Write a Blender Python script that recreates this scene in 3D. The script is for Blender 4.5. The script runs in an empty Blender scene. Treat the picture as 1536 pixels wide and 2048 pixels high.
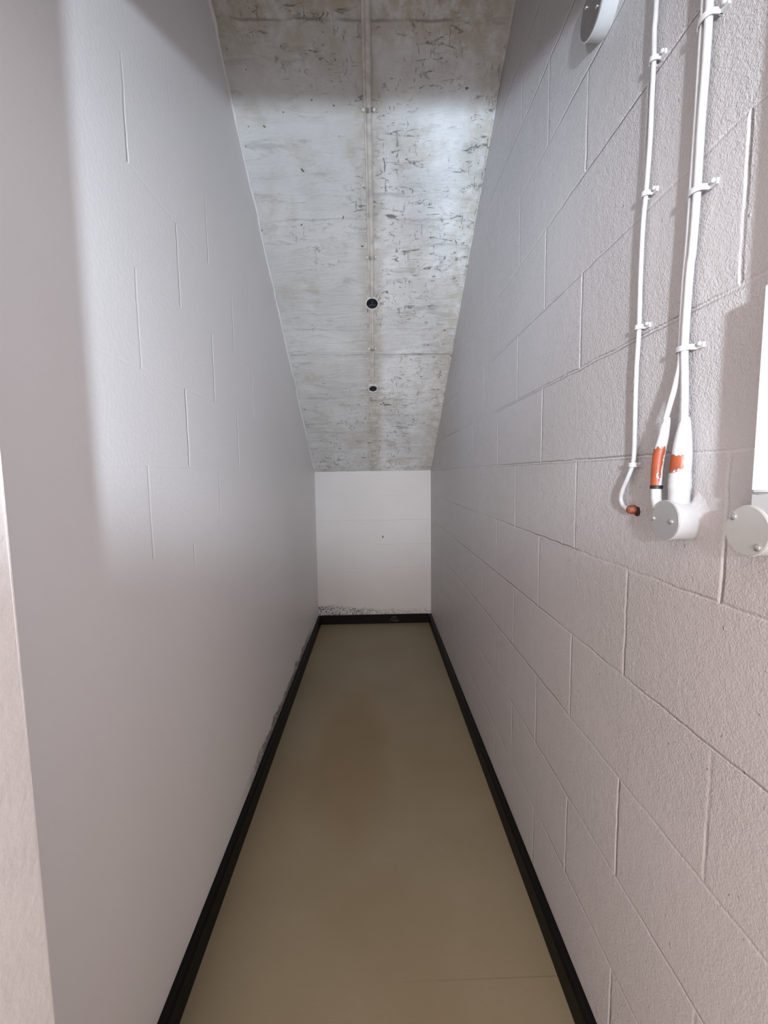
import bpy, bmesh, math, random
from mathutils import Vector, Matrix, noise
R = math.radians
C = bpy.context.scene.collection
SC = bpy.context.scene
random.seed(4)

# ------------------------------------------------------------------ camera
CZ = 1.3876
cam_d = bpy.data.cameras.new('camera')
cam_d.sensor_fit = 'VERTICAL'
cam_d.sensor_height = 36.0
cam_d.lens = 829.6 / 2048 * 36.0
cam_d.clip_start = 0.02
cam = bpy.data.objects.new('camera', cam_d)
C.objects.link(cam)
F_ = Vector((0.0210216, 0.9955185, -0.0922006))
R_ = Vector((0.9996649, -0.0223230, -0.0131060))
U_ = Vector((0.0151054, 0.0918942, 0.9956542))
m = Matrix((R_, U_, -F_)).transposed().to_4x4()
m.translation = Vector((0, 0, CZ))
cam.matrix_world = m
SC.camera = cam

# ------------------------------------------------------------------ light
SC.view_settings.view_transform = 'Standard'
SC.view_settings.look = 'None'
SC.view_settings.gamma = 1.0
SC.view_settings.use_curve_mapping = False
SC.view_settings.exposure = 1.35

W = bpy.data.worlds.new('world'); SC.world = W
W.use_nodes = True
W.node_tree.nodes['Background'].inputs[0].default_value = (1.0, 0.85, 0.81, 1)
W.node_tree.nodes['Background'].inputs[1].default_value = 0.72

def lamp(name, kind, loc, aim, energy, col, **kw):
    d = bpy.data.lights.new(name, kind); d.energy = energy; d.color = col
    for k, v in kw.items(): setattr(d, k, v)
    o = bpy.data.objects.new(name, d); C.objects.link(o)
    o.location = loc
    o.rotation_euler = (Vector(aim) - Vector(loc)).to_track_quat('-Z', 'Y').to_euler()
    return o

KEY = Vector((0.03, -0.70, 1.55))
def updir(el): return KEY + Vector((0, math.cos(R(el)), math.sin(R(el))))
lamp('unseen_key_spot', 'SPOT', KEY, updir(45), 54, (0.83, 0.94, 1.06),
     spot_size=R(124), spot_blend=0.28, shadow_soft_size=0.03)  # unseen source; lower cone edge shaped to stand in for a body shadow
lamp('soffit_fill_spot', 'SPOT', (-0.85, -0.75, 1.53), (0.28, 2.35, 2.42), 62, (0.70, 0.88, 1.10),
     spot_size=R(46), spot_blend=0.9, shadow_soft_size=0.07)  # added fill, coned to brighten the right half of the soffit
lamp('passage_fill', 'AREA', (-0.15, -2.9, 1.65), (0.0, 2.2, 1.0), 30, (1.0, 0.92, 0.89),
     shape='RECTANGLE', size=1.3, size_y=1.3)  # added area fill throwing light deeper into the passage

# ------------------------------------------------------------------ node helpers
class NT:
    def __init__(s, name):
        s.m = bpy.data.materials.new(name); s.m.use_nodes = True
        s.t = s.m.node_tree; s.b = s.t.nodes['Principled BSDF']
        s.oc = s.t.nodes.new('ShaderNodeTexCoord').outputs['Object']
    def n(s, typ, **kw):
        x = s.t.nodes.new(typ)
        for k, v in kw.items(): setattr(x, k, v)
        return x
    def put(s, sock, v):
        if isinstance(v, bpy.types.NodeSocket): s.t.links.new(v, sock)
        elif v is not None:
            if isinstance(v, (tuple, list)) and len(v) == 3 and sock.type == 'RGBA': v = (*v, 1)
            sock.default_value = v
    def ma(s, op, a, b=None, c=None, clamp=False):
        x = s.n('ShaderNodeMath', operation=op, use_clamp=clamp)
        for i, v in enumerate((a, b, c)):
            if v is not None: s.put(x.inputs[i], v)
        return x.outputs[0]
    def mp(s, scale=(1, 1, 1), loc=(0, 0, 0), rot=(0, 0, 0), vec=None):
        x = s.n('ShaderNodeMapping'); s.put(x.inputs[0], vec or s.oc)
        x.inputs['Scale'].default_value = scale; x.inputs['Location'].default_value = loc
        x.inputs['Rotation'].default_value = rot
        return x.outputs[0]
    def noise(s, scale, detail=2, rough=0.5, vec=None, dist=0.0):
        x = s.n('ShaderNodeTexNoise'); s.put(x.inputs['Vector'], vec or s.oc)
        x.inputs['Scale'].default_value = scale; x.inputs['Detail'].default_value = detail
        x.inputs['Roughness'].default_value = rough; x.inputs['Distortion'].default_value = dist
        return x.outputs[0]
    def ramp(s, v, a, b, lo=0.0, hi=1.0):
        x = s.n('ShaderNodeMapRange', interpolation_type='SMOOTHSTEP')
        s.put(x.inputs['Value'], v); s.put(x.inputs['From Min'], a); s.put(x.inputs['From Max'], b)
        s.put(x.inputs['To Min'], lo); s.put(x.inputs['To Max'], hi)
        return x.outputs['Result']
    def mix(s, f, a, b):
        x = s.n('ShaderNodeMix', data_type='RGBA')
        s.put(x.inputs[0], f); s.put(x.inputs[6], a); s.put(x.inputs[7], b)
        return x.outputs[2]
    def xyz(s, vec=None):
        x = s.n('ShaderNodeSeparateXYZ'); s.put(x.inputs[0], vec or s.oc); return x.outputs
    def bump(s, h, dist, strength=1.0, prev=None):
        x = s.n('ShaderNodeBump'); s.put(x.inputs['Height'], h)
        x.inputs['Distance'].default_value = dist; s.put(x.inputs['Strength'], strength)
        if prev: s.put(x.inputs['Normal'], prev)
        return x.outputs[0]
    def done(s, col=None, rough=None, normal=None, spec=None, metal=None, **kw):
        if col is not None: s.put(s.b.inputs['Base Color'], col)
        if rough is not None: s.put(s.b.inputs['Roughness'], rough)
        if normal is not None: s.put(s.b.inputs['Normal'], normal)
        if spec is not None: s.put(s.b.inputs['Specular IOR Level'], spec)
        if metal is not None: s.put(s.b.inputs['Metallic'], metal)
        return s.m

def joints(s, axis_u, u0, wobble=0.002, hfade=(0.25, 1.0), vfade=(0.2, 1.0), half=0.005, stack=0.0635):
    """groove mask of 450 x 225 blockwork in running bond; returns 0..1"""
    wn = s.noise(14, 2); wob = s.ma('MULTIPLY', s.ma('SUBTRACT', wn, 0.5), wobble * 4)
    x = s.xyz()
    z = s.ma('ADD', s.ma('SUBTRACT', x[2], stack), wob)
    u = s.ma('ADD', s.ma('SUBTRACT', x[axis_u], u0), wob)
    v = s.ma('DIVIDE', z, 0.225); row = s.ma('FLOOR', v)
    fv = s.ma('FRACT', v)
    dh = s.ma('MULTIPLY', s.ma('MINIMUM', fv, s.ma('SUBTRACT', 1.0, fv)), 0.225)
    odd = s.ma('MODULO', row, 2.0)
    shift = s.ma('MULTIPLY', s.ma('SUBTRACT', 1.0, odd), 0.5)
    fu = s.ma('FRACT', s.ma('ADD', s.ma('DIVIDE', u, 0.45), shift))
    du = s.ma('MULTIPLY', s.ma('MINIMUM', fu, s.ma('SUBTRACT', 1.0, fu)), 0.45)
    f1 = s.ramp(s.noise(2.1, 1, vec=s.mp(loc=(3.1, 7.7, 1.3))), 0.38, 0.60, *hfade)
    f2 = s.ramp(s.noise(2.9, 1, vec=s.mp(loc=(9.1, 2.7, 5.3))), 0.36, 0.60, *vfade)
    mh = s.ma('MULTIPLY', s.ramp(dh, half, 0.0), f1)
    mv = s.ma('MULTIPLY', s.ramp(du, half, 0.0), f2)
    return s.ma('MAXIMUM', mh, mv)

# ------------------------------------------------------------------ materials
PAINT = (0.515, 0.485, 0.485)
def mat_wall_right():
    s = NT('painted_block_right')
    j = joints(s, 1, 0.5862, half=0.0058, hfade=(0.35, 1.0))
    st = s.noise(330, 2, 0.55)
    st2 = s.noise(70, 2, 0.5)
    amt = s.ramp(s.noise(3.0, 2), 0.3, 0.7, 0.45, 1.0)
    lump = s.ma('MULTIPLY', s.ma('ADD', s.ma('MULTIPLY', st, 0.9), s.ma('MULTIPLY', st2, 0.7)), amt)
    b1 = s.bump(lump, 0.0030, 1.0)
    b2 = s.bump(s.ma('MULTIPLY', j, -1.0), 0.0045, 1.0, b1)
    pim = s.ramp(s.noise(75, 1, vec=s.mp(loc=(5, 2, 8))), 0.74, 0.80)
    b3 = s.bump(pim, 0.0016, 1.0, b2)
    col = s.mix(s.ramp(s.noise(1.7, 3), 0.3, 0.7), PAINT, (0.50, 0.478, 0.475))
    col = s.mix(s.ma('MULTIPLY', j, 0.8), col, (0.70, 0.665, 0.665))   # paler joints: light caught on their lips, put into the colour
    return s.done(col, s.ramp(s.noise(30, 2), 0.3, 0.7, 0.36, 0.48), b3, 0.5)
def mat_wall_left():
    s = NT('painted_block_left')
    j = joints(s, 1, 0.109, hfade=(0.0, 0.10), vfade=(0.25, 0.9), half=0.006)
    zz = s.xyz()[2]; j = s.ma('MULTIPLY', j, s.ramp(s.xyz()[1], 0.82, 0.90, 0.0, 1.0))
    j = s.ma('MULTIPLY', j, s.ma('MULTIPLY', s.ramp(zz, 1.05, 1.3, 0.06, 1.0), s.ramp(zz, 2.35, 2.0, 0.2, 1.0)))
    b1 = s.bump(s.noise(90, 2, 0.6), 0.0009, 0.6)
    b2 = s.bump(s.ma('MULTIPLY', j, -1.0), 0.003, 1.0, b1)
    x = s.xyz()
    # black mould creeping up above the skirting
    edge = s.ma('ADD', s.ma('MULTIPLY', s.noise(7, 4, 0.65), 0.13), 0.062)
    near = s.ma('MULTIPLY', s.ramp(x[1], 1.45, 1.9), s.ramp(x[1], 3.5, 3.0))
    mo = s.ma('MULTIPLY', s.ramp(s.ma('SUBTRACT', x[2], edge), 0.012, 0.0), near)
    mo = s.ma('MULTIPLY', mo, s.ramp(s.noise(60, 3, 0.7, vec=s.mp((1, 0.5, 1.5))), 0.32, 0.52))
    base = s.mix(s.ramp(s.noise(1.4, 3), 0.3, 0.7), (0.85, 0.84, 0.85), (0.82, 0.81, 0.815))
    col = s.mix(s.ma('MULTIPLY', mo, 0.8), base, (0.07, 0.06, 0.055))
    return s.done(col, 0.42, b2, 0.45)
def mat_wall_back():
    s = NT('painted_block_back')
    j = joints(s, 0, 0.1, hfade=(0.1, 0.6), vfade=(0.0, 0.1), half=0.004)
    b1 = s.bump(s.noise(80, 2, 0.6), 0.001, 0.6)
    b2 = s.bump(s.ma('MULTIPLY', j, -1.0), 0.002, 1.0, b1)
    x = s.xyz()
    g = s.ma('ADD', s.ramp(x[0], 0.0, -0.40, 0.012, 0.055), s.ma('MULTIPLY', s.noise(9, 3, 0.6), 0.06))
    hgt = s.ma('SUBTRACT', x[2], 0.10)
    mo = s.ramp(s.ma('SUBTRACT', hgt, g), 0.0, -0.03)
    sp = s.ramp(s.noise(85, 4, 0.75), 0.46, 0.58)
    mo = s.ma('MULTIPLY', s.ma('MULTIPLY', mo, sp), s.ramp(x[0], 0.45, -0.45, 0.35, 0.95))
    d = s.ma('ADD', s.ma('POWER', s.ma('SUBTRACT', x[0], 0.066), 2.0), s.ma('MULTIPLY', s.ma('POWER', s.ma('SUBTRACT', x[2], 0.81), 2.0), 0.35))
    dot = s.ramp(d, 0.00007, 0.00002)
    base = s.mix(s.ramp(s.noise(2.0, 3), 0.3, 0.7), (0.72, 0.71, 0.71), (0.68, 0.67, 0.665))
    col = s.mix(s.ma('MAXIMUM', mo, s.ma('MULTIPLY', dot, 0.8)), base, (0.03, 0.028, 0.03))
    return s.done(col, 0.5, b2, 0.4)
def mat_ceiling():
    s = NT('flaking_painted_concrete')
    x = s.xyz()
    ax = s.ma('ABSOLUTE', x[0])
    # broad mottled tone; left half mixed greyer
    t1 = s.ramp(s.noise(3.2, 5, 0.6), 0.35, 0.66)
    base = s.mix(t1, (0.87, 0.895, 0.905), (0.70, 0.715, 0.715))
    left_grey = s.ramp(s.ma('ADD', x[0], s.ma('MULTIPLY', s.ma('SUBTRACT', s.noise(6, 4, 0.6), 0.5), 0.25)), 0.04, -0.03)
    base = s.mix(s.ma('MULTIPLY', left_grey, 0.45), base, (0.52, 0.53, 0.52))
    # ochre staining: along the conduit, towards the right edge, in patches; painted shade higher up
    band = s.ramp(ax, 0.09, 0.02)
    redge = s.ramp(x[0], 0.34, 0.47)
    head_shade = s.ramp(x[1], 1.85, 1.55)  # brown of the door head's shadow, painted into the upper soffit
    pat = s.ramp(s.noise(4.6, 5, 0.62, vec=s.mp(loc=(2, 5, 1))), 0.50, 0.66)
    och = s.ma('MAXIMUM', s.ma('MULTIPLY', s.ma('MAXIMUM', band, redge), 0.62), s.ma('MULTIPLY', pat, 0.45))
    och = s.ma('MAXIMUM', och, s.ma('MULTIPLY', head_shade, s.ramp(s.noise(5, 4), 0.35, 0.55, 0.6, 1.0)))
    och = s.ma('MULTIPLY', och, s.ramp(s.noise(18, 4, 0.7), 0.30, 0.62, 0.25, 1.0))
    c = s.mix(och, base, (0.47, 0.42, 0.33))
    # grey-green trowelled streaks
    v1 = s.mp(scale=(5, 20, 20), rot=(0, 0, 0.12))
    st = s.ramp(s.noise(1.0, 5, 0.68, vec=v1, dist=0.6), 0.54, 0.68)
    c = s.mix(s.ma('MULTIPLY', st, 0.42), c, (0.33, 0.34, 0.33))
    # dark scuffs and flakes: short strokes, clustered
    gate = s.ramp(s.ma('ADD', s.noise(3.7, 3, 0.55, vec=s.mp(loc=(6.2, 1.4, 3.0))), s.ramp(x[0], -0.15, 0.10, 0.0, 0.075)), 0.47, 0.60)
    a = s.ramp(s.noise(1.0, 4, 0.72, vec=s.mp(scale=(15, 46, 46), rot=(0, 0, 0.35)), dist=1.0), 0.57, 0.68)
    b = s.ramp(s.noise(1.0, 4, 0.70, vec=s.mp(scale=(54, 17, 17), rot=(0, 0, -0.3)), dist=0.8), 0.59, 0.70)
    dk = s.ma('MULTIPLY', s.ma('MAXIMUM', a, b), gate)
    sp = s.ramp(s.noise(34, 2, 0.4, vec=s.mp(loc=(1, 8, 4))), 0.75, 0.79)
    dk = s.ma('MAXIMUM', s.ma('MULTIPLY', dk, 0.78), s.ma('MULTIPLY', sp, 0.9))
    c = s.mix(dk, c, (0.085, 0.09, 0.095))
    # shuttering board seams
    wob = s.ma('MULTIPLY', s.ma('SUBTRACT', s.noise(5, 3), 0.5), 0.03)
    seam = None
    for y0, amt in ((2.748, 0.7), (1.61, 0.6), (2.60, 0.25), (2.12, 0.2), (3.35, 0.25)):
        d = s.ma('ABSOLUTE', s.ma('SUBTRACT', s.ma('ADD', x[1], wob), y0))
        q = s.ma('MULTIPLY', s.ramp(d, 0.0055, 0.0), amt)
        seam = q if seam is None else s.ma('MAXIMUM', seam, q)
    seam = s.ma('MULTIPLY', seam, s.ramp(s.noise(6, 3), 0.36, 0.55))
    c = s.mix(seam, c, (0.16, 0.155, 0.14))
    b1 = s.bump(s.noise(1.0, 6, 0.7, vec=v1, dist=0.5), 0.010, 0.7)
    b2 = s.bump(s.noise(60, 4, 0.7), 0.002, 0.6, b1)
    b3 = s.bump(s.ma('MULTIPLY', s.ma('MAXIMUM', dk, seam), -1.0), 0.002, 0.8, b2)
    return s.done(c, 0.62, b3, 0.35)
def mat_floor():
    s = NT('olive_vinyl_floor')
    x = s.xyz()
    t = s.ramp(s.noise(1.5, 4, 0.55), 0.32, 0.68)
    c = s.mix(t, (0.285, 0.235, 0.155), (0.250, 0.198, 0.120))
    dx = s.ma('POWER', s.ma('DIVIDE', s.ma('ADD', x[0], 0.13), 0.20), 2.0)
    dy = s.ma('POWER', s.ma('DIVIDE', s.ma('SUBTRACT', x[1], 1.95), 0.55), 2.0)
    wear = s.ramp(s.ma('ADD', s.ma('ADD', dx, dy), s.ma('MULTIPLY', s.noise(4, 4), 0.9)), 1.9, 0.4)
    c = s.mix(s.ma('MULTIPLY', wear, 0.6), c, (0.215, 0.140, 0.062))
    fine = s.ramp(s.noise(1.0, 3, 0.7, vec=s.mp(scale=(25, 240, 1))), 0.3, 0.7)
    c = s.mix(s.ma('MULTIPLY', fine, 0.16), c, (0.20, 0.17, 0.11))
    d = s.ma('ABSOLUTE', s.ma('SUBTRACT', x[1], 1.012))
    ln = s.ma('MULTIPLY', s.ramp(d, 0.0022, 0.0), s.ramp(x[0], -0.1, 0.40, 0.05, 0.55))
    c = s.mix(ln, c, (0.13, 0.11, 0.07))
    n = s.bump(s.noise(260, 2), 0.0004, 0.4)
    return s.done(c, 0.52, n, 0.35)
def mat_simple(name, col, rough=0.45, bump=0.0, bs=120, metal=0.0, spec=0.5, var=0.06, vs=14):
    s = NT(name)
    dark = tuple(v * (1 - var * 2) for v in col)
    c = s.mix(s.ramp(s.noise(vs, 4, 0.6), 0.35, 0.68), col, dark)
    n = s.bump(s.noise(bs, 3, 0.6), bump, 0.8) if bump else None
    return s.done(c, rough, n, spec, metal)
def mat_chipped(name, side):
    """white brush paint flaking off an orange cable shroud"""
    s = NT(name)
    x = s.xyz()
    big = s.noise(70, 5, 0.7); sm = s.noise(260, 3, 0.7)
    wob = s.ma('MULTIPLY', s.ma('SUBTRACT', big, 0.5), 0.030)
    wz = s.ma('ADD', s.ma('MULTIPLY', s.ma('SUBTRACT', sm, 0.5), 0.012), wob)
    zz = s.ma('ADD', x[2], wz)
    if side == 'thin':
        top = s.ramp(zz, 1.4265, 1.4235); bot = 1.0
        q = s.ma('SUBTRACT', s.ma('MULTIPLY', x[1], 0.57), s.ma('MULTIPLY', x[0], 0.82))
        q = s.ma('ADD', q, s.ma('MULTIPLY', s.ma('SUBTRACT', x[2], 1.385), 0.1136))
        q = s.ma('ADD', q, s.ma('MULTIPLY', wz, 0.22))
        left = s.ramp(q, -0.0020, -0.0014)
        chip = s.ma('MULTIPLY', top, left)
        spot = s.ramp(s.noise(95, 2, 0.5, vec=s.mp(loc=(4, 1, 2))), 0.66, 0.70)
        low = s.ramp(x[2], 1.390, 1.380)
        chip = s.ma('MULTIPLY', chip, s.ma('SUBTRACT', 1.0, s.ma('MULTIPLY', spot, low)))
    else:
        chip = s.ma('MULTIPLY', s.ramp(zz, 1.4125, 1.4105), s.ramp(zz, 1.3845, 1.3865))
        q = s.ma('SUBTRACT', s.ma('MULTIPLY', x[1], 0.6), s.ma('MULTIPLY', x[0], 0.8))
        q = s.ma('ADD', q, s.ma('MULTIPLY', wz, 0.25))
        chip = s.ma('MULTIPLY', chip, s.ramp(q, -0.0012, -0.0004))
    tiny = s.ma('MULTIPLY', s.ramp(sm, 0.71, 0.74), 0.9)
    white = s.mix(tiny, (0.52, 0.52, 0.53), (0.25, 0.08, 0.05))
    org = s.mix(s.ramp(s.noise(40, 2), 0.3, 0.7), (0.33, 0.066, 0.022), (0.27, 0.055, 0.018))
    c = s.mix(chip, white, org)
    n = s.bump(s.ma('MULTIPLY', chip, -1.0), 0.0008, 1.0, s.bump(s.noise(120, 3), 0.0006, 0.6))
    return s.done(c, 0.4, n)

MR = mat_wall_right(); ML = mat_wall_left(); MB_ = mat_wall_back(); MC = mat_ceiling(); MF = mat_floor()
M_SKIRT = mat_simple('black_vinyl_skirting', (0.0052, 0.0036, 0.0030), 0.48, 0.0006, 40, spec=0.16, var=0.15)
M_JAMB = mat_simple('pale_cream_paint', (0.88, 0.85, 0.84), 0.5, 0.0012, 90, var=0.02)
M_CABLE = mat_simple('white_painted_cable', (0.50, 0.495, 0.495), 0.36, 0.0008, 90, var=0.04, vs=60)
M_WHITE = mat_simple('white_painted_plastic', (0.52, 0.525, 0.53), 0.35, 0.0008, 60, var=0.03)
M_CREAM = mat_simple('white_plastic_trunking', (0.86, 0.89, 0.88), 0.32, 0.0002, 60, var=0.02)
M_GREY = mat_simple('grey_steel_lid', (0.40, 0.40, 0.395), 0.42, 0.0002, 60, var=0.03, spec=0.5, metal=0.35)
M_DULL = mat_simple('grey_plate_dark_reflection', (0.20, 0.18, 0.175), 0.35, 0.0002, 60, var=0.08, metal=0.3)  # grey plate with the dark soffit's reflection mixed into its colour
M_WGREY = mat_simple('warm_grey_plastic_lid', (0.40, 0.395, 0.375), 0.42, 0.0003, 60, var=0.04)
M_SCREW = mat_simple('zinc_screw', (0.75, 0.75, 0.74), 0.22, metal=0.9, var=0.05)
M_BLACK = mat_simple('black_rubber', (0.012, 0.011, 0.012), 0.5, var=0.1)
M_RUST = mat_simple('rust_red_sealant', (0.30, 0.075, 0.04), 0.6, 0.0015, 140, var=0.25, vs=160)
M_RUSTD = mat_simple('dark_drilled_hole', (0.04, 0.018, 0.014), 0.8, var=0.2)
M_PATCH = mat_simple('painted_filler', (0.50, 0.48, 0.485), 0.34, 0.003, 70, var=0.03)
M_COND = mat_simple('painted_conduit', (0.70, 0.665, 0.62), 0.45, 0.0012, 60, var=0.12, vs=22)
M_RING = mat_simple('box_rim_paint', (0.80, 0.80, 0.78), 0.5, 0.0012, 90, var=0.1, vs=40)
M_INNER = mat_simple('dark_box_inside', (0.012, 0.016, 0.024), 0.45, 0.002, 70, var=0.3, vs=50)
M_WIRE = mat_simple('dusty_wire', (0.06, 0.07, 0.085), 0.5, var=0.2)
M_CHALK = mat_simple('chalk_scuff', (0.12, 0.14, 0.17), 0.7, var=0.2, vs=200)

# ------------------------------------------------------------------ mesh helpers
def link(name, bm, mat, parent=None, smooth=False):
    bmesh.ops.recalc_face_normals(bm, faces=bm.faces)
    me = bpy.data.meshes.new(name); bm.to_mesh(me); bm.free()
    me.materials.append(mat)
    if smooth:
        for p in me.polygons: p.use_smooth = True
        try: me.set_sharp_from_angle(angle=R(40))
        except Exception: pass
    o = bpy.data.objects.new(name, me); C.objects.link(o)
    if parent:
        o.parent = parent
        o.matrix_parent_inverse = Matrix.Translation(-parent.location)
    return o
def thing(name, loc, label, cat, group=None):
    o = bpy.data.objects.new(name, None); C.objects.link(o); o.location = loc
    o.empty_display_size = 0.03
    return tag(o, label, cat, group)
def tag(o, label, cat, group=None):
    o['label'] = label; o['category'] = cat
    if group: o['group'] = group
    return o
def struct(o, label):
    o['kind'] = 'structure'; o['label'] = label; return o
def box(bm, a, b):
    a, b = Vector(a), Vector(b)
    r = bmesh.ops.create_cube(bm, size=1.0)
    bmesh.ops.scale(bm, vec=b - a, verts=r['verts'])
    bmesh.ops.translate(bm, vec=(a + b) / 2, verts=r['verts'])
    return r['verts']
def frame(t, prev=None):
    t = t.normalized()
    a = prev if prev is not None else (Vector((1, 0, 0)) if abs(t.x) < 0.9 else Vector((0, 1, 0)))
    n = (a - t * a.dot(t)).normalized()
    return n, t.cross(n)
def tube(bm, pts, rad, seg=16, caps=True, squash=None):
    """rad: number or list; squash scales the section along the frame's first axis"""
    pts = [Vector(p) for p in pts]; N = len(pts)
    rr = rad if isinstance(rad, (list, tuple)) else [rad] * N
    rings = []; n = None
    for i, p in enumerate(pts):
        t = pts[min(i + 1, N - 1)] - pts[max(i - 1, 0)]
        n, b = frame(t, n)
        ring = []
        for k in range(seg):
            a = 2 * math.pi * k / seg
            ring.append(bm.verts.new(p + n * (math.cos(a) * rr[i] * (squash or 1)) + b * (math.sin(a) * rr[i])))
        rings.append(ring)
    for r0, r1 in zip(rings, rings[1:]):
        for k in range(seg):
            bm.faces.new((r0[k], r0[(k + 1) % seg], r1[(k + 1) % seg], r1[k]))
    if caps:
        bm.faces.new(rings[0][::-1]); bm.faces.new(rings[-1])
    return rings
def spline(pts, per=8):
    P = [Vector(p) for p in pts]; out = []
    for i in range(len(P) - 1):
        p0 = P[max(i - 1, 0)]; p1 = P[i]; p2 = P[i + 1]; p3 = P[min(i + 2, len(P) - 1)]
        for k in range(per):
            t = k / per
            out.append(0.5 * ((2 * p1) + (p2 - p0) * t + (2 * p0 - 5 * p1 + 4 * p2 - p3) * t * t + (3 * p1 - p0 - 3 * p2 + p3) * t ** 3))
    out.append(P[-1]); return out
def lathe(bm, prof, c, axis, seg=48, up=None):
    """prof: (radius, height along axis); closes at radius 0"""
    c = Vector(c); ax = Vector(axis).normalized(); n, b = frame(ax, up)
    rings = []
    for r, h in prof:
        if r <= 1e-7: rings.append([bm.verts.new(c + ax * h)])
        else: rings.append([bm.verts.new(c + ax * h + n * math.cos(2 * math.pi * k / seg) * r + b * math.sin(2 * math.pi * k / seg) * r) for k in range(seg)])
    for a, d in zip(rings, rings[1:]):
        if len(a) == 1 and len(d) == 1: continue
        for k in range(seg):
            k2 = (k + 1) % seg
            if len(a) == 1: bm.faces.new((a[0], d[k2], d[k]))
            elif len(d) == 1: bm.faces.new((a[k], a[k2], d[0]))
            else: bm.faces.new((a[k], a[k2], d[k2], d[k]))
def nz(p, s=1.0, o=0.0): return noise.noise(Vector(p) * s + Vector((o, o * 2, o * 3)))

# ------------------------------------------------------------------ the room
XR, XL, YB = 0.5077, -0.5419, 3.768
def soff(y): return 4.1427 - 0.726 * y
NS = Vector((0, -0.5875, -0.8092))             # soffit normal, into the space
HALL0 = -1.4

bm = bmesh.new(); box(bm, (XL - 0.10, HALL0, -0.10), (XR + 0.10, YB + 0.1, 0.0))
struct(link('floor', bm, MF), 'olive beige vinyl floor of the narrow under-stair passage')

bm = bmesh.new(); box(bm, (XR, HALL0, 0.0), (XR + 0.12, YB + 0.1, 4.6))
struct(link('wall_right', bm, MR), 'painted blockwork wall on the right carrying the cables and boxes')
bm = bmesh.new(); box(bm, (XL - 0.12, 0.46, 0.0), (XL, YB + 0.1, 4.6))
struct(link('wall_left', bm, ML), 'smooth painted block wall on the left')
bm = bmesh.new(); box(bm, (XL, YB, 0.0), (XR, YB + 0.12, 1.75))
struct(link('wall_back', bm, MB_), 'low white end wall under the slope')

# entrance wall: nib on the left and the head above the opening, one mesh
bm = bmesh.new()
XN, YN0, YN1, ZL = -0.405, 0.36, 0.462, 2.153
prof = [(XL - 0.12, 0), (XN, 0), (XN, ZL), (XR, ZL), (XR, 4.6), (XL - 0.12, 4.6)]
fr = [bm.verts.new((x, YN0, z)) for x, z in prof]; bk = [bm.verts.new((x, YN1, z)) for x, z in prof]
bm.faces.new(fr); bm.faces.new(bk[::-1])
for i in range(len(prof)):
    j = (i + 1) % len(prof); bm.faces.new((fr[i], fr[j], bk[j], bk[i]))
be = [e for e in bm.edges if abs(e.verts[0].co.x - XN) < 1e-4 and abs(e.verts[1].co.x - XN) < 1e-4]
bmesh.ops.bevel(bm, geom=be, offset=0.002, segments=2, affect='EDGES')
struct(link('wall_front', bm, M_JAMB), 'pale doorway nib at the left edge of the photo')

# sloping soffit: a slab with an uneven trowelled underside
bm = bmesh.new()
NX, NY = 70, 230
y0, y1 = 0.40, YB + 0.02
grid = []
for j in range(NY + 1):
    y = y0 + (y1 - y0) * j / NY; row = []
    for i in range(NX + 1):
        x = XL - 0.02 + (XR - XL + 0.04) * i / NX
        d = 0.0035 * nz((x, y, 0), 3.0) + 0.0022 * nz((x, y, 1), 9.0) + 0.0012 * nz((x * 6, y * 26, 2), 1.0)
        if y > 2.748: d -= 0.004
        row.append(bm.verts.new(Vector((x, y, soff(y))) + NS * d))
    grid.append(row)
for j in range(NY):
    for i in range(NX):
        bm.faces.new((grid[j][i], grid[j][i + 1], grid[j + 1][i + 1], grid[j + 1][i]))
top = [bm.verts.new((x, y, soff(y) + 0.22)) for x, y in ((XL - 0.02, y0), (XR + 0.02, y0), (XR + 0.02, y1), (XL - 0.02, y1))]
bm.faces.new(top)
bm.faces.new([v for v in grid[0]] + [top[1], top[0]])
bm.faces.new([v for v in grid[-1]] + [top[2], top[3]])
bm.faces.new([r[0] for r in grid] + [top[3], top[0]])
bm.faces.new([r[-1] for r in grid] + [top[2], top[1]])
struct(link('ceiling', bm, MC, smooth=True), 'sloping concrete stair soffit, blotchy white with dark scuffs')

# ragged paint and filler bead where the soffit meets the side walls
for nm, x, s_, mt, o_ in (('trim_1', XL, 1, ML, 1.0), ('trim_2', XR, -1, MC, 5.0)):
    bm = bmesh.new(); pts = []; rr = []
    for k in range(150):
        y = 1.0 + (3.74 - 1.0) * k / 149
        w = 0.005 + (0.016 if s_ > 0 else 0.006) * (nz((y, 0, 0), 6, o_) + 0.6 * nz((y, 0, 0), 17, o_))
        pts.append(Vector((x + s_ * max(0.0, w * 0.5), y, soff(y))) + NS * 0.002)
        rr.append(max(0.0025, 0.006 + 0.005 * nz((y, 3, 0), 6, o_) + 0.003 * nz((y, 3, 0), 21, o_)))
    tube(bm, pts, rr, 8)
    struct(link(nm, bm, mt, smooth=True), 'ragged painted filler bead along the soffit edge')

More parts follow.
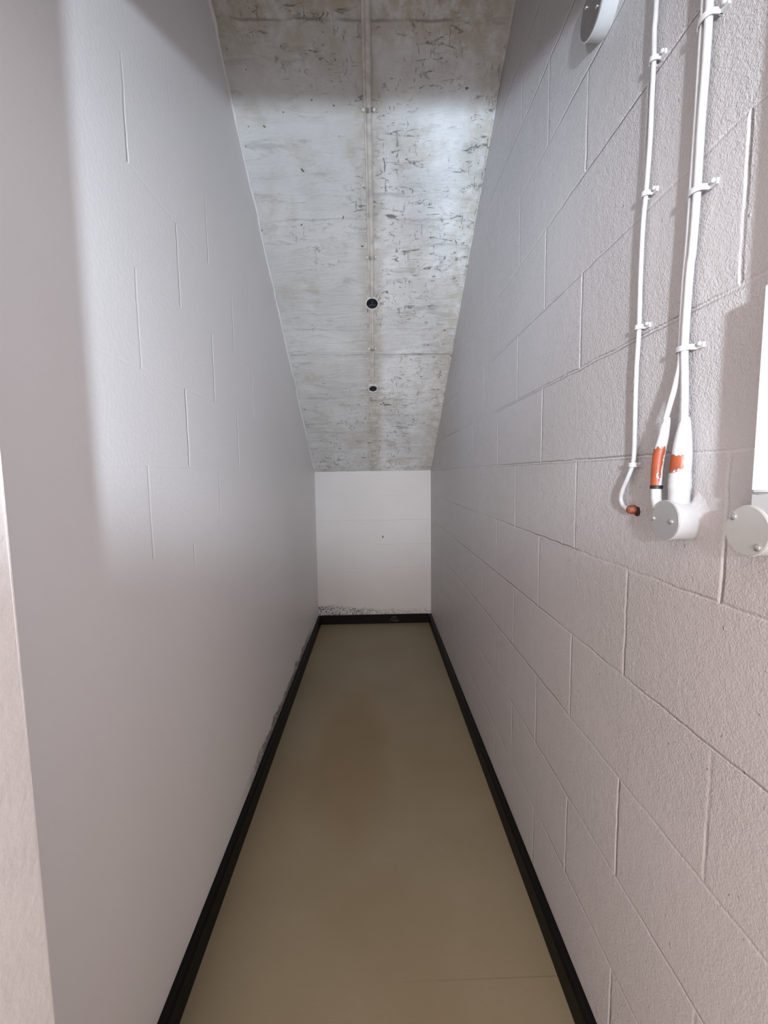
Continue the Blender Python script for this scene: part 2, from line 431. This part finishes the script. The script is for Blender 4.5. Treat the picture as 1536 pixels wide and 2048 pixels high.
# skirting
def skirt(name, prof_pts, a, b, label):
    bm = bmesh.new(); A = [bm.verts.new(Vector(a) + Vector(p)) for p in prof_pts]; B = [bm.verts.new(Vector(b) + Vector(p)) for p in prof_pts]
    bm.faces.new(A); bm.faces.new(B[::-1])
    n = len(prof_pts)
    for i in range(n): bm.faces.new((A[i], A[(i + 1) % n], B[(i + 1) % n], B[i]))
    return struct(link(name, bm, M_SKIRT), label)
ST, SH = 0.024, 0.081
def pr(sx): return [(0, 0, 0), (sx * ST, 0, 0), (sx * ST, 0, SH - 0.010), (sx * (ST - 0.006), 0, SH - 0.003), (sx * (ST - 0.014), 0, SH), (0, 0, SH)]
skirt('baseboard_right', pr(-1), (XR, 0.462, 0), (XR, YB, 0), 'black skirting along the right wall')
skirt('baseboard_left', pr(1), (XL, 0.462, 0), (XL, YB, 0), 'black skirting along the left wall')
bp = [(0, -p[0], p[2]) for p in pr(1)]
skb = skirt('baseboard_back', bp, (XL + ST, YB, 0), (XR - ST, YB, 0), 'black skirting across the end wall with a pale scuff')
# pale chalky scuff on the end skirting
bm = bmesh.new()
yk = YB - ST - 0.0006
for pts in ([(0.120, 0.022), (0.135, 0.040), (0.146, 0.062), (0.168, 0.066), (0.182, 0.056)],
            [(0.148, 0.046), (0.166, 0.052), (0.178, 0.047)],
            [(0.140, 0.030), (0.160, 0.034), (0.182, 0.030), (0.203, 0.034)],
            [(0.150, 0.020), (0.175, 0.023), (0.198, 0.021)]):
    tube(bm, spline([(x, yk, z) for x, z in pts], 5), 0.0018, 6)
link('chalk_scuff', bm, M_CHALK, skb, True)

# ------------------------------------------------------------------ right wall: cables
def vis(y, z, D=0.499): return (D - 0.0022, y, z)
c1 = [(.782, 2.60), (.781, 2.40), (.780, 2.192), (.782, 2.147), (.780, 2.097), (.781, 2.034), (.781, 1.97), (.786, 1.886), (.791, 1.833),
      (.792, 1.737), (.790, 1.648), (.7925, 1.576), (.791, 1.492), (.789, 1.426), (.792, 1.398), (.800, 1.374), (.814, 1.350), (.821, 1.332), (.816, 1.318), (.803, 1.3125)]
bm = bmesh.new()
pts = [vis(y, z, 0.4985 if z > 1.40 else 0.4985 - 0.004 * math.sin((1.40 - z) / 0.09 * math.pi)) for y, z in c1]
tube(bm, spline(pts, 6), 0.0041, 12)
t = thing('electrical_cable', (0.4985, 0.80, 1.3125), 'thin white cable hooking at its foot into a rusty red plug', 'cable')
link('cable_sheath', bm, M_CABLE, t, True)
bm = bmesh.new()
lathe(bm, [(0.0, 0.011), (0.004, 0.0105), (0.0072, 0.008), (0.0085, 0.003), (0.009, -0.006)], (0.5035, 0.7985, 1.311), (-1, 0.25, 0), 14)
for v in bm.verts: v.co += Vector((0, 1, 1)) * 0.0022 * nz(v.co, 260)
p = link('sealant_plug', bm, M_RUST, t, True); p['label'] = 'rust red sealant plug'
bm = bmesh.new(); lathe(bm, [(0.0, 0.0016), (0.009, 0.0014), (0.0105, -0.002)], (0.5077, 0.789, 1.308), (-1, 0, 0), 12)
for v in bm.verts: v.co.y += 0.003 * nz(v.co, 200)
p = link('wall_hole', bm, M_RUSTD, t); p['label'] = 'dark broken hole edge'

LAB1 = ['highest of the four clips on the thin left cable', 'white clip on the thin left cable, second from the top',
        'white clip on the thin left cable, third from the top', 'lowest clip on the thin left cable, just above its hook']
def saddle(name, y, z, D, ry, rx, tail, label, cat, group):
    """strap hugging the cable with a nailed tab on the near side (towards -y)"""
    t = thing(name, (XR, y, z), label, cat, group)
    bm = bmesh.new(); prof = []
    for k in range(13):
        a = math.pi * k / 12
        prof.append((D - rx * math.sin(a) * 1.0, y + ry * math.cos(a)))
    prof = [(XR, y + ry)] + prof + [(XR - 0.0005, y - ry)]
    w = 0.0042; th = 0.0014
    V = []
    for i, (px, py) in enumerate(prof):
        q0 = prof[max(i - 1, 0)]; q1 = prof[min(i + 1, len(prof) - 1)]
        dx, dy = q1[0] - q0[0], q1[1] - q0[1]; L = math.hypot(dx, dy) or 1
        nx, ny = dy / L, -dx / L
        V.append([bm.verts.new(v) for v in ((px, py, z - w), (px, py, z + w), (px + nx * th, py + ny * th, z + w), (px + nx * th, py + ny * th, z - w))])
    for a_, b_ in zip(V, V[1:]):
        for k in range(4): bm.faces.new((a_[k], a_[(k + 1) % 4], b_[(k + 1) % 4], b_[k]))
    bm.faces.new(V[0]); bm.faces.new(V[-1])
    vs = box(bm, (XR - 0.0042, y - ry - tail, z - w), (XR, y - ry + 0.002, z + w))
    st = link('strap', bm, M_CABLE, t)
    bm = bmesh.new()
    lathe(bm, [(0.0, 0.0085), (0.0022, 0.008), (0.0036, 0.0062), (0.0036, 0.004), (0.002, 0.0035), (0.002, -0.002)], (XR - 0.0015, y - ry - tail * 0.75, z + 0.002), (-1, 0, 0), 14)
    link('nail', bm, M_CABLE, t, True)
    return t
for (y, z), lb in zip([(.780, 2.097), (.7865, 1.882), (.790, 1.652), (.792, 1.398)], LAB1):
    saddle('cable_clip', y, z, 0.4965, 0.0062, 0.0064, 0.011, lb, 'clip', 'clips along the thin cable')

thick = [(.653, 2.62), (.653, 2.30), (.653, 2.062), (.654, 1.977), (.657, 1.891), (.658, 1.801), (.661, 1.724), (.664, 1.700), (.666, 1.647), (.666, 1.578), (.660, 1.527), (.655, 1.475), (.6545, 1.460)]
bm = bmesh.new(); tube(bm, spline([vis(y, z, 0.4955 if z > 1.60 else 0.4955 - 0.004 * min(1, (1.60 - z) / 0.14)) for y, z in thick], 6), 0.0056, 16)
t = thing('armoured_cable', (0.492, 0.657, 1.345), 'thicker white cable of the pair, its wide tapered shroud showing a small orange chip', 'cable')
link('cable_sheath', bm, M_CABLE, t, True)
bm = bmesh.new()
ps = [(0.4915, .6545, 1.470), (0.4915, .6545, 1.463), (0.4912, .6545, 1.4625), (0.4905, .655, 1.445), (0.490, .6553, 1.43), (0.4895, .6556, 1.41), (0.489, .656, 1.395), (0.489, .657, 1.3835), (0.489, .657, 1.3828)]
tube(bm, ps, [0.0058, 0.0072, 0.0078, 0.0105, 0.0125, 0.0143, 0.0150, 0.0152, 0.0135], 28)
p = link('cable_shroud', bm, mat_chipped('flaking_shroud_wide', 'thick'), t, True); p['label'] = 'white painted shroud with an orange chip'
bm = bmesh.new()
ps = []; rs = []
for z, r in [(1.3835, .0135), (1.3825, .0150), (1.378, .0158), (1.3755, .0153), (1.373, .0160), (1.369, .0163), (1.3665, .0157), (1.364, .0163), (1.360, .0165), (1.357, .0158), (1.352, .0150), (1.340, .0150), (1.320, .0150)]:
    ps.append((0.4895, .6568, z)); rs.append(r)
tube(bm, ps, rs, 28)
link('cable_gland', bm, M_WHITE, t, True)

thin = [(.6655, 2.62), (.6655, 2.30), (.6655, 2.066), (.6665, 2.015), (.6678, 1.915), (.6705, 1.816), (.6725, 1.74), (.676, 1.678), (.6765, 1.609), (.6745, 1.569), (.673, 1.549), (.677, 1.519), (.684, 1.485), (.687, 1.470)]
bm = bmesh.new(); tube(bm, spline([vis(y, z, 0.4965 if z > 1.58 else 0.4965 - 0.012 * min(1, (1.58 - z) / 0.11)) for y, z in thin], 6), 0.0043, 14)
t = thing('armoured_cable', (0.480, 0.698, 1.35), 'thinner white cable of the pair, ending in a slim shroud stripped to long orange', 'cable')
link('cable_sheath', bm, M_CABLE, t, True)
bm = bmesh.new()
tube(bm, [(0.4848, .6865, 1.474), (0.4845, .6872, 1.466), (0.484, .6885, 1.462), (0.483, .6905, 1.444), (0.4815, .694, 1.425), (0.4805, .6965, 1.410), (0.480, .698, 1.385), (0.480, .698, 1.362), (0.480, .698, 1.3612)],
     [0.0045, 0.0056, 0.0066, 0.0078, 0.0088, 0.0092, 0.0090, 0.0088, 0.0078], 24)
p = link('cable_shroud', bm, mat_chipped('flaking_shroud_slim', 'thin'), t, True); p['label'] = 'orange shroud with flaking white paint'
bm = bmesh.new()
tube(bm, [(0.480, .698, 1.3615), (0.480, .698, 1.361), (0.480, .698, 1.3560), (0.480, .698, 1.3555)], [0.008, 0.0096, 0.0096, 0.008], 24)
link('seal_ring', bm, M_BLACK, t, True)

for y, z, rr_, lb in ((.6595, 1.806, .0125, 'upper white saddle strap holding the pair of cables'), (.6685, 1.578, .0125, 'lower white saddle strap where the pair of cables splits'),
                 (.6570, 2.040, .0125, 'topmost white saddle strap on the pair of cables')):
    saddle('cable_saddle', y + 0.001, z, 0.494, rr_, 0.0085, 0.014, lb, 'saddle clip', 'saddles along the cable pair')

# ------------------------------------------------------------------ round boxes
def screw(t, c, r, mat=None):
    bm = bmesh.new()
    lathe(bm, [(0, 0.0030), (r * 0.55, 0.0027), (r * 0.95, 0.0016), (r, 0.0006), (r, -0.001)], c, (-1, 0, 0), 20)
    o = link('screw', bm, mat or M_SCREW, t, True)
    return o
def round_box(name, y, z, face, rad, label, lidm, bodym, screws, group=None, cat='junction box', sr=0.0034):
    t = thing(name, (XR, y, z), label, cat, group)
    bm = bmesh.new(); h = XR - face
    lathe(bm, [(rad * 1.02, -0.004), (rad * 1.0, h * 0.3), (rad * 0.99, h - 0.006), (rad * 1.015, h - 0.0055), (rad * 1.015, h - 0.0028), (rad * 0.985, h - 0.0020), (0, h - 0.0020)], (XR, y, z), (-1, 0, 0), 64)
    link('box_body', bm, bodym, t, True)
    bm = bmesh.new()
    lathe(bm, [(rad * 0.965, h - 0.003), (rad * 0.975, h - 0.0012), (rad * 0.96, h), (0, h + 0.0001)], (XR, y, z), (-1, 0, 0), 64)
    ld = link('lid', bm, lidm, t, True)
    for sy, sz in screws: screw(ld, (face, sy, sz), sr)
    return t
t = round_box('junction_box', 0.659, 1.3065, 0.4695, 0.0322, 'round grey-lidded box below the two cables with orange flaking paint', M_GREY, M_WHITE,
              [(0.687, 1.3065), (0.6445, 1.3055)], sr=0.0042)
bm = bmesh.new()
tube(bm, [(0.480, .698, 1.3565), (0.480, .697, 1.340), (0.481, .692, 1.322)], 0.0084, 24)
p = link('spigot', bm, M_WHITE, t, True)
bm = bmesh.new()   # painted filler piled against the wall on the near side
segs = 60
cen = bm.verts.new((XR - 0.024, 0.640, 1.315)); rings = []
for k in range(1, 10):
    f = k / 9; ring = []
    for q in range(segs):
        a = 2 * math.pi * q / segs
        base = 0.034 + 0.005 * nz((math.cos(a), math.sin(a), 0), 1.7) + 0.002 * nz((math.cos(a), math.sin(a), 4), 4)
        yy = 0.645 + math.cos(a) * base * f * 0.95; zz = 1.314 + math.sin(a) * base * f * 1.15
        hh = 0.024 * (0.5 + 0.5 * math.cos(math.pi * min(1, f ** 0.75))) + 0.0022 * (1 - f * f) * nz((yy, zz, 0), 90) + 0.0008 * nz((yy, zz, 5), 260) * (1 - f) - (0.0012 if k == 9 else 0)
        ring.append(bm.verts.new((XR - hh, yy, zz)))
    rings.append(ring)
for q in range(segs):
    bm.faces.new((cen, rings[0][q], rings[0][(q + 1) % segs]))
    for a_, b_ in zip(rings, rings[1:]):
        bm.faces.new((a_[q], b_[q], b_[(q + 1) % segs], a_[(q + 1) % segs]))
p = link('painted_filler', bm, M_PATCH, t, True); p['label'] = 'lumpy white painted filler around the box'

t = round_box('junction_box', 0.512, 1.309, 0.4705, 0.0322, 'round warm grey-lidded box below the white trunking at the right edge', M_WGREY, M_WHITE,
              [(0.5315, 1.3255), (0.4945, 1.2905)], sr=0.0046)
bm = bmesh.new()
vs = box(bm, (0.4735, 0.482, 1.325), (XR, 0.5135, 1.3585))
bmesh.ops.bevel(bm, geom=[e for e in bm.edges], offset=0.003, segments=3, affect='EDGES')
link('trunking_adaptor', bm, M_WHITE, t, True)

t = thing('cable_trunking', (XR, 0.497, 1.36), 'bright white square trunking rising from the box at the right edge', 'trunking')
bm = bmesh.new(); box(bm, (0.4700, 0.4755, 1.3592), (XR, 0.5095, 1.607))
bmesh.ops.bevel(bm, geom=[e for e in bm.edges], offset=0.0022, segments=3, affect='EDGES')
link('cover', bm, M_CREAM, t, True)
bm = bmesh.new(); box(bm, (0.478, 0.468, 1.600), (XR, 0.497, 2.16))
bmesh.ops.bevel(bm, geom=[e for e in bm.edges], offset=0.002, segments=2, affect='EDGES')
link('upper_length', bm, M_CREAM, t, True)

round_box('junction_box', 0.960, 2.362, 0.4725, 0.050, 'round white-rimmed box with a dull dark face at the top edge', M_DULL, M_WHITE,
          [(0.983, 2.385), (0.937, 2.341)], sr=0.004)

# ------------------------------------------------------------------ soffit: conduit and open boxes
def sp(x, y, d): return Vector((x, y, soff(y))) + NS * d
def run(name, ya, yb, xa, xb, rad, sink, label, bendy=0.0):
    t = thing(name, sp(xa, (ya + yb) / 2, 0), label, 'conduit', 'conduit lengths along the soffit')
    bm = bmesh.new(); n = 60; pts = []; rr = []
    for k in range(n + 1):
        f = k / n; y = ya + (yb - ya) * f
        pts.append(sp(xa + (xb - xa) * f + bendy * nz((y, 0, 0), 1.6), y, sink + 0.0012 * nz((y, 2, 0), 6))); rr.append(rad * (1 + 0.05 * nz((y, 7, 0), 14)))
    tube(bm, pts, rr, 18)
    link('conduit_tube', bm, M_COND, t, True)
    # painted-in mortar haunch on the left side of the tube
    bm = bmesh.new()
    pts = [p_ + Vector((-rad * 1.35, 0, 0)) - NS * (sink * 0.7) for p_ in pts[::1]]
    tube(bm, pts, [rad * 0.55 * (1 + 0.35 * nz((p_.y, 1, 1), 9)) for p_ in pts], 10)
    link('mortar_haunch', bm, M_COND, t, True)
    return t
run('ceiling_conduit', 1.20, 2.425, 0.000, -0.001, 0.0115, 0.006, 'long pale conduit running down the soffit to the upper open box', 0.006)
run('ceiling_conduit', 2.492, 2.938, 0.001, -0.002, 0.0092, 0.004, 'short thin conduit between the two open boxes on the soffit')

def open_box(y, x, ro, ri, label, off, n_w):
    t = thing('conduit_box', sp(x, y, 0), label, 'conduit box', 'open round boxes in the soffit')
    bm = bmesh.new(); c = sp(x, y, 0)
    prof = [(ro * 1.06, -0.003), (ro * 1.03, 0.006), (ro, 0.0095), (ri * 1.05, 0.0095), (ri, 0.007), (ri, 0.0012), (ri * 0.8, 0.0008), (0, 0.0008)]
    lathe(bm, prof[:6], c, NS, 40)
    for v in bm.verts: v.co += NS * 0.0016 * nz(v.co, 60)
    link('box_rim', bm, M_RING, t, True)
    bm = bmesh.new(); c2 = sp(x, y, 0) + Vector((off[0], off[1], -0.726 * off[1]))
    lathe(bm, [(ri * 1.0, 0.0050), (ri * 0.9, 0.0035), (0, 0.0030)], c2, NS, 40)
    p = link('box_inside', bm, M_INNER, t, True); p['label'] = 'black box interior'
    bm = bmesh.new()
    for k in range(n_w):
        a = 2.1 * k + 0.4
        P = [c + NS * 0.005 + Vector((math.cos(a) * ri * 0.75, math.sin(a) * ri * 0.5, -0.726 * math.sin(a) * ri * 0.5)),
             c + NS * 0.011 + Vector((0.004 * k - 0.004, 0.003, -0.002)),
             c + NS * 0.006 + Vector((math.cos(a + 2.4) * ri * 0.6, math.sin(a + 2.4) * ri * 0.6, -0.726 * math.sin(a + 2.4) * ri * 0.6))]
        tube(bm, spline(P, 6), 0.0016, 6)
    link('loose_wires', bm, M_WIRE, p, True)
    return t
open_box(2.462, 0.000, 0.0375, 0.0315, 'upper open black round box on the soffit, between the two conduits', (0, 0), 3)
open_box(2.972, -0.003, 0.0355, 0.0275, 'lower open black round box at the end of the conduit', (0.002, 0.006), 1)

def conduit_saddle(y, x, hw, label):
    t = thing('conduit_saddle', sp(x, y, 0), label, 'saddle clip', 'saddles on the soffit conduit')
    bm = bmesh.new(); V = []
    for k in range(11):
        a = math.pi * k / 10
        for s_ in (0,):
            V.append((x + math.cos(a) * 0.0135, 0.004 + math.sin(a) * 0.0135))
    V = [(x + hw, 0.003)] + V + [(x - hw, 0.003)]
    rows = [[bm.verts.new(sp(px, y + s_ * 0.007, d)) for px, d in V] for s_ in (-1, 1)]
    for k in range(len(V) - 1): bm.faces.new((rows[0][k], rows[0][k + 1], rows[1][k + 1], rows[1][k]))
    bmesh.ops.solidify(bm, geom=list(bm.faces), thickness=0.0015)
    st = link('strap', bm, M_COND, t, True)
    for s_ in (-1, 1):
        bm = bmesh.new(); lathe(bm, [(0, 0.0095), (0.005, 0.0085), (0.0075, 0.005), (0.0075, 0.0)], sp(x + s_ * (hw - 0.004), y, 0), NS, 14)
        link('screw_head', bm, M_RING, t, True)
conduit_saddle(1.798, -0.002, 0.026, 'conduit saddle nearest the top, in the lit edge of the soffit')
conduit_saddle(2.258, 0.000, 0.026, 'conduit saddle just above the upper open box')
conduit_saddle(2.708, -0.002, 0.024, 'conduit saddle midway between the two open boxes')
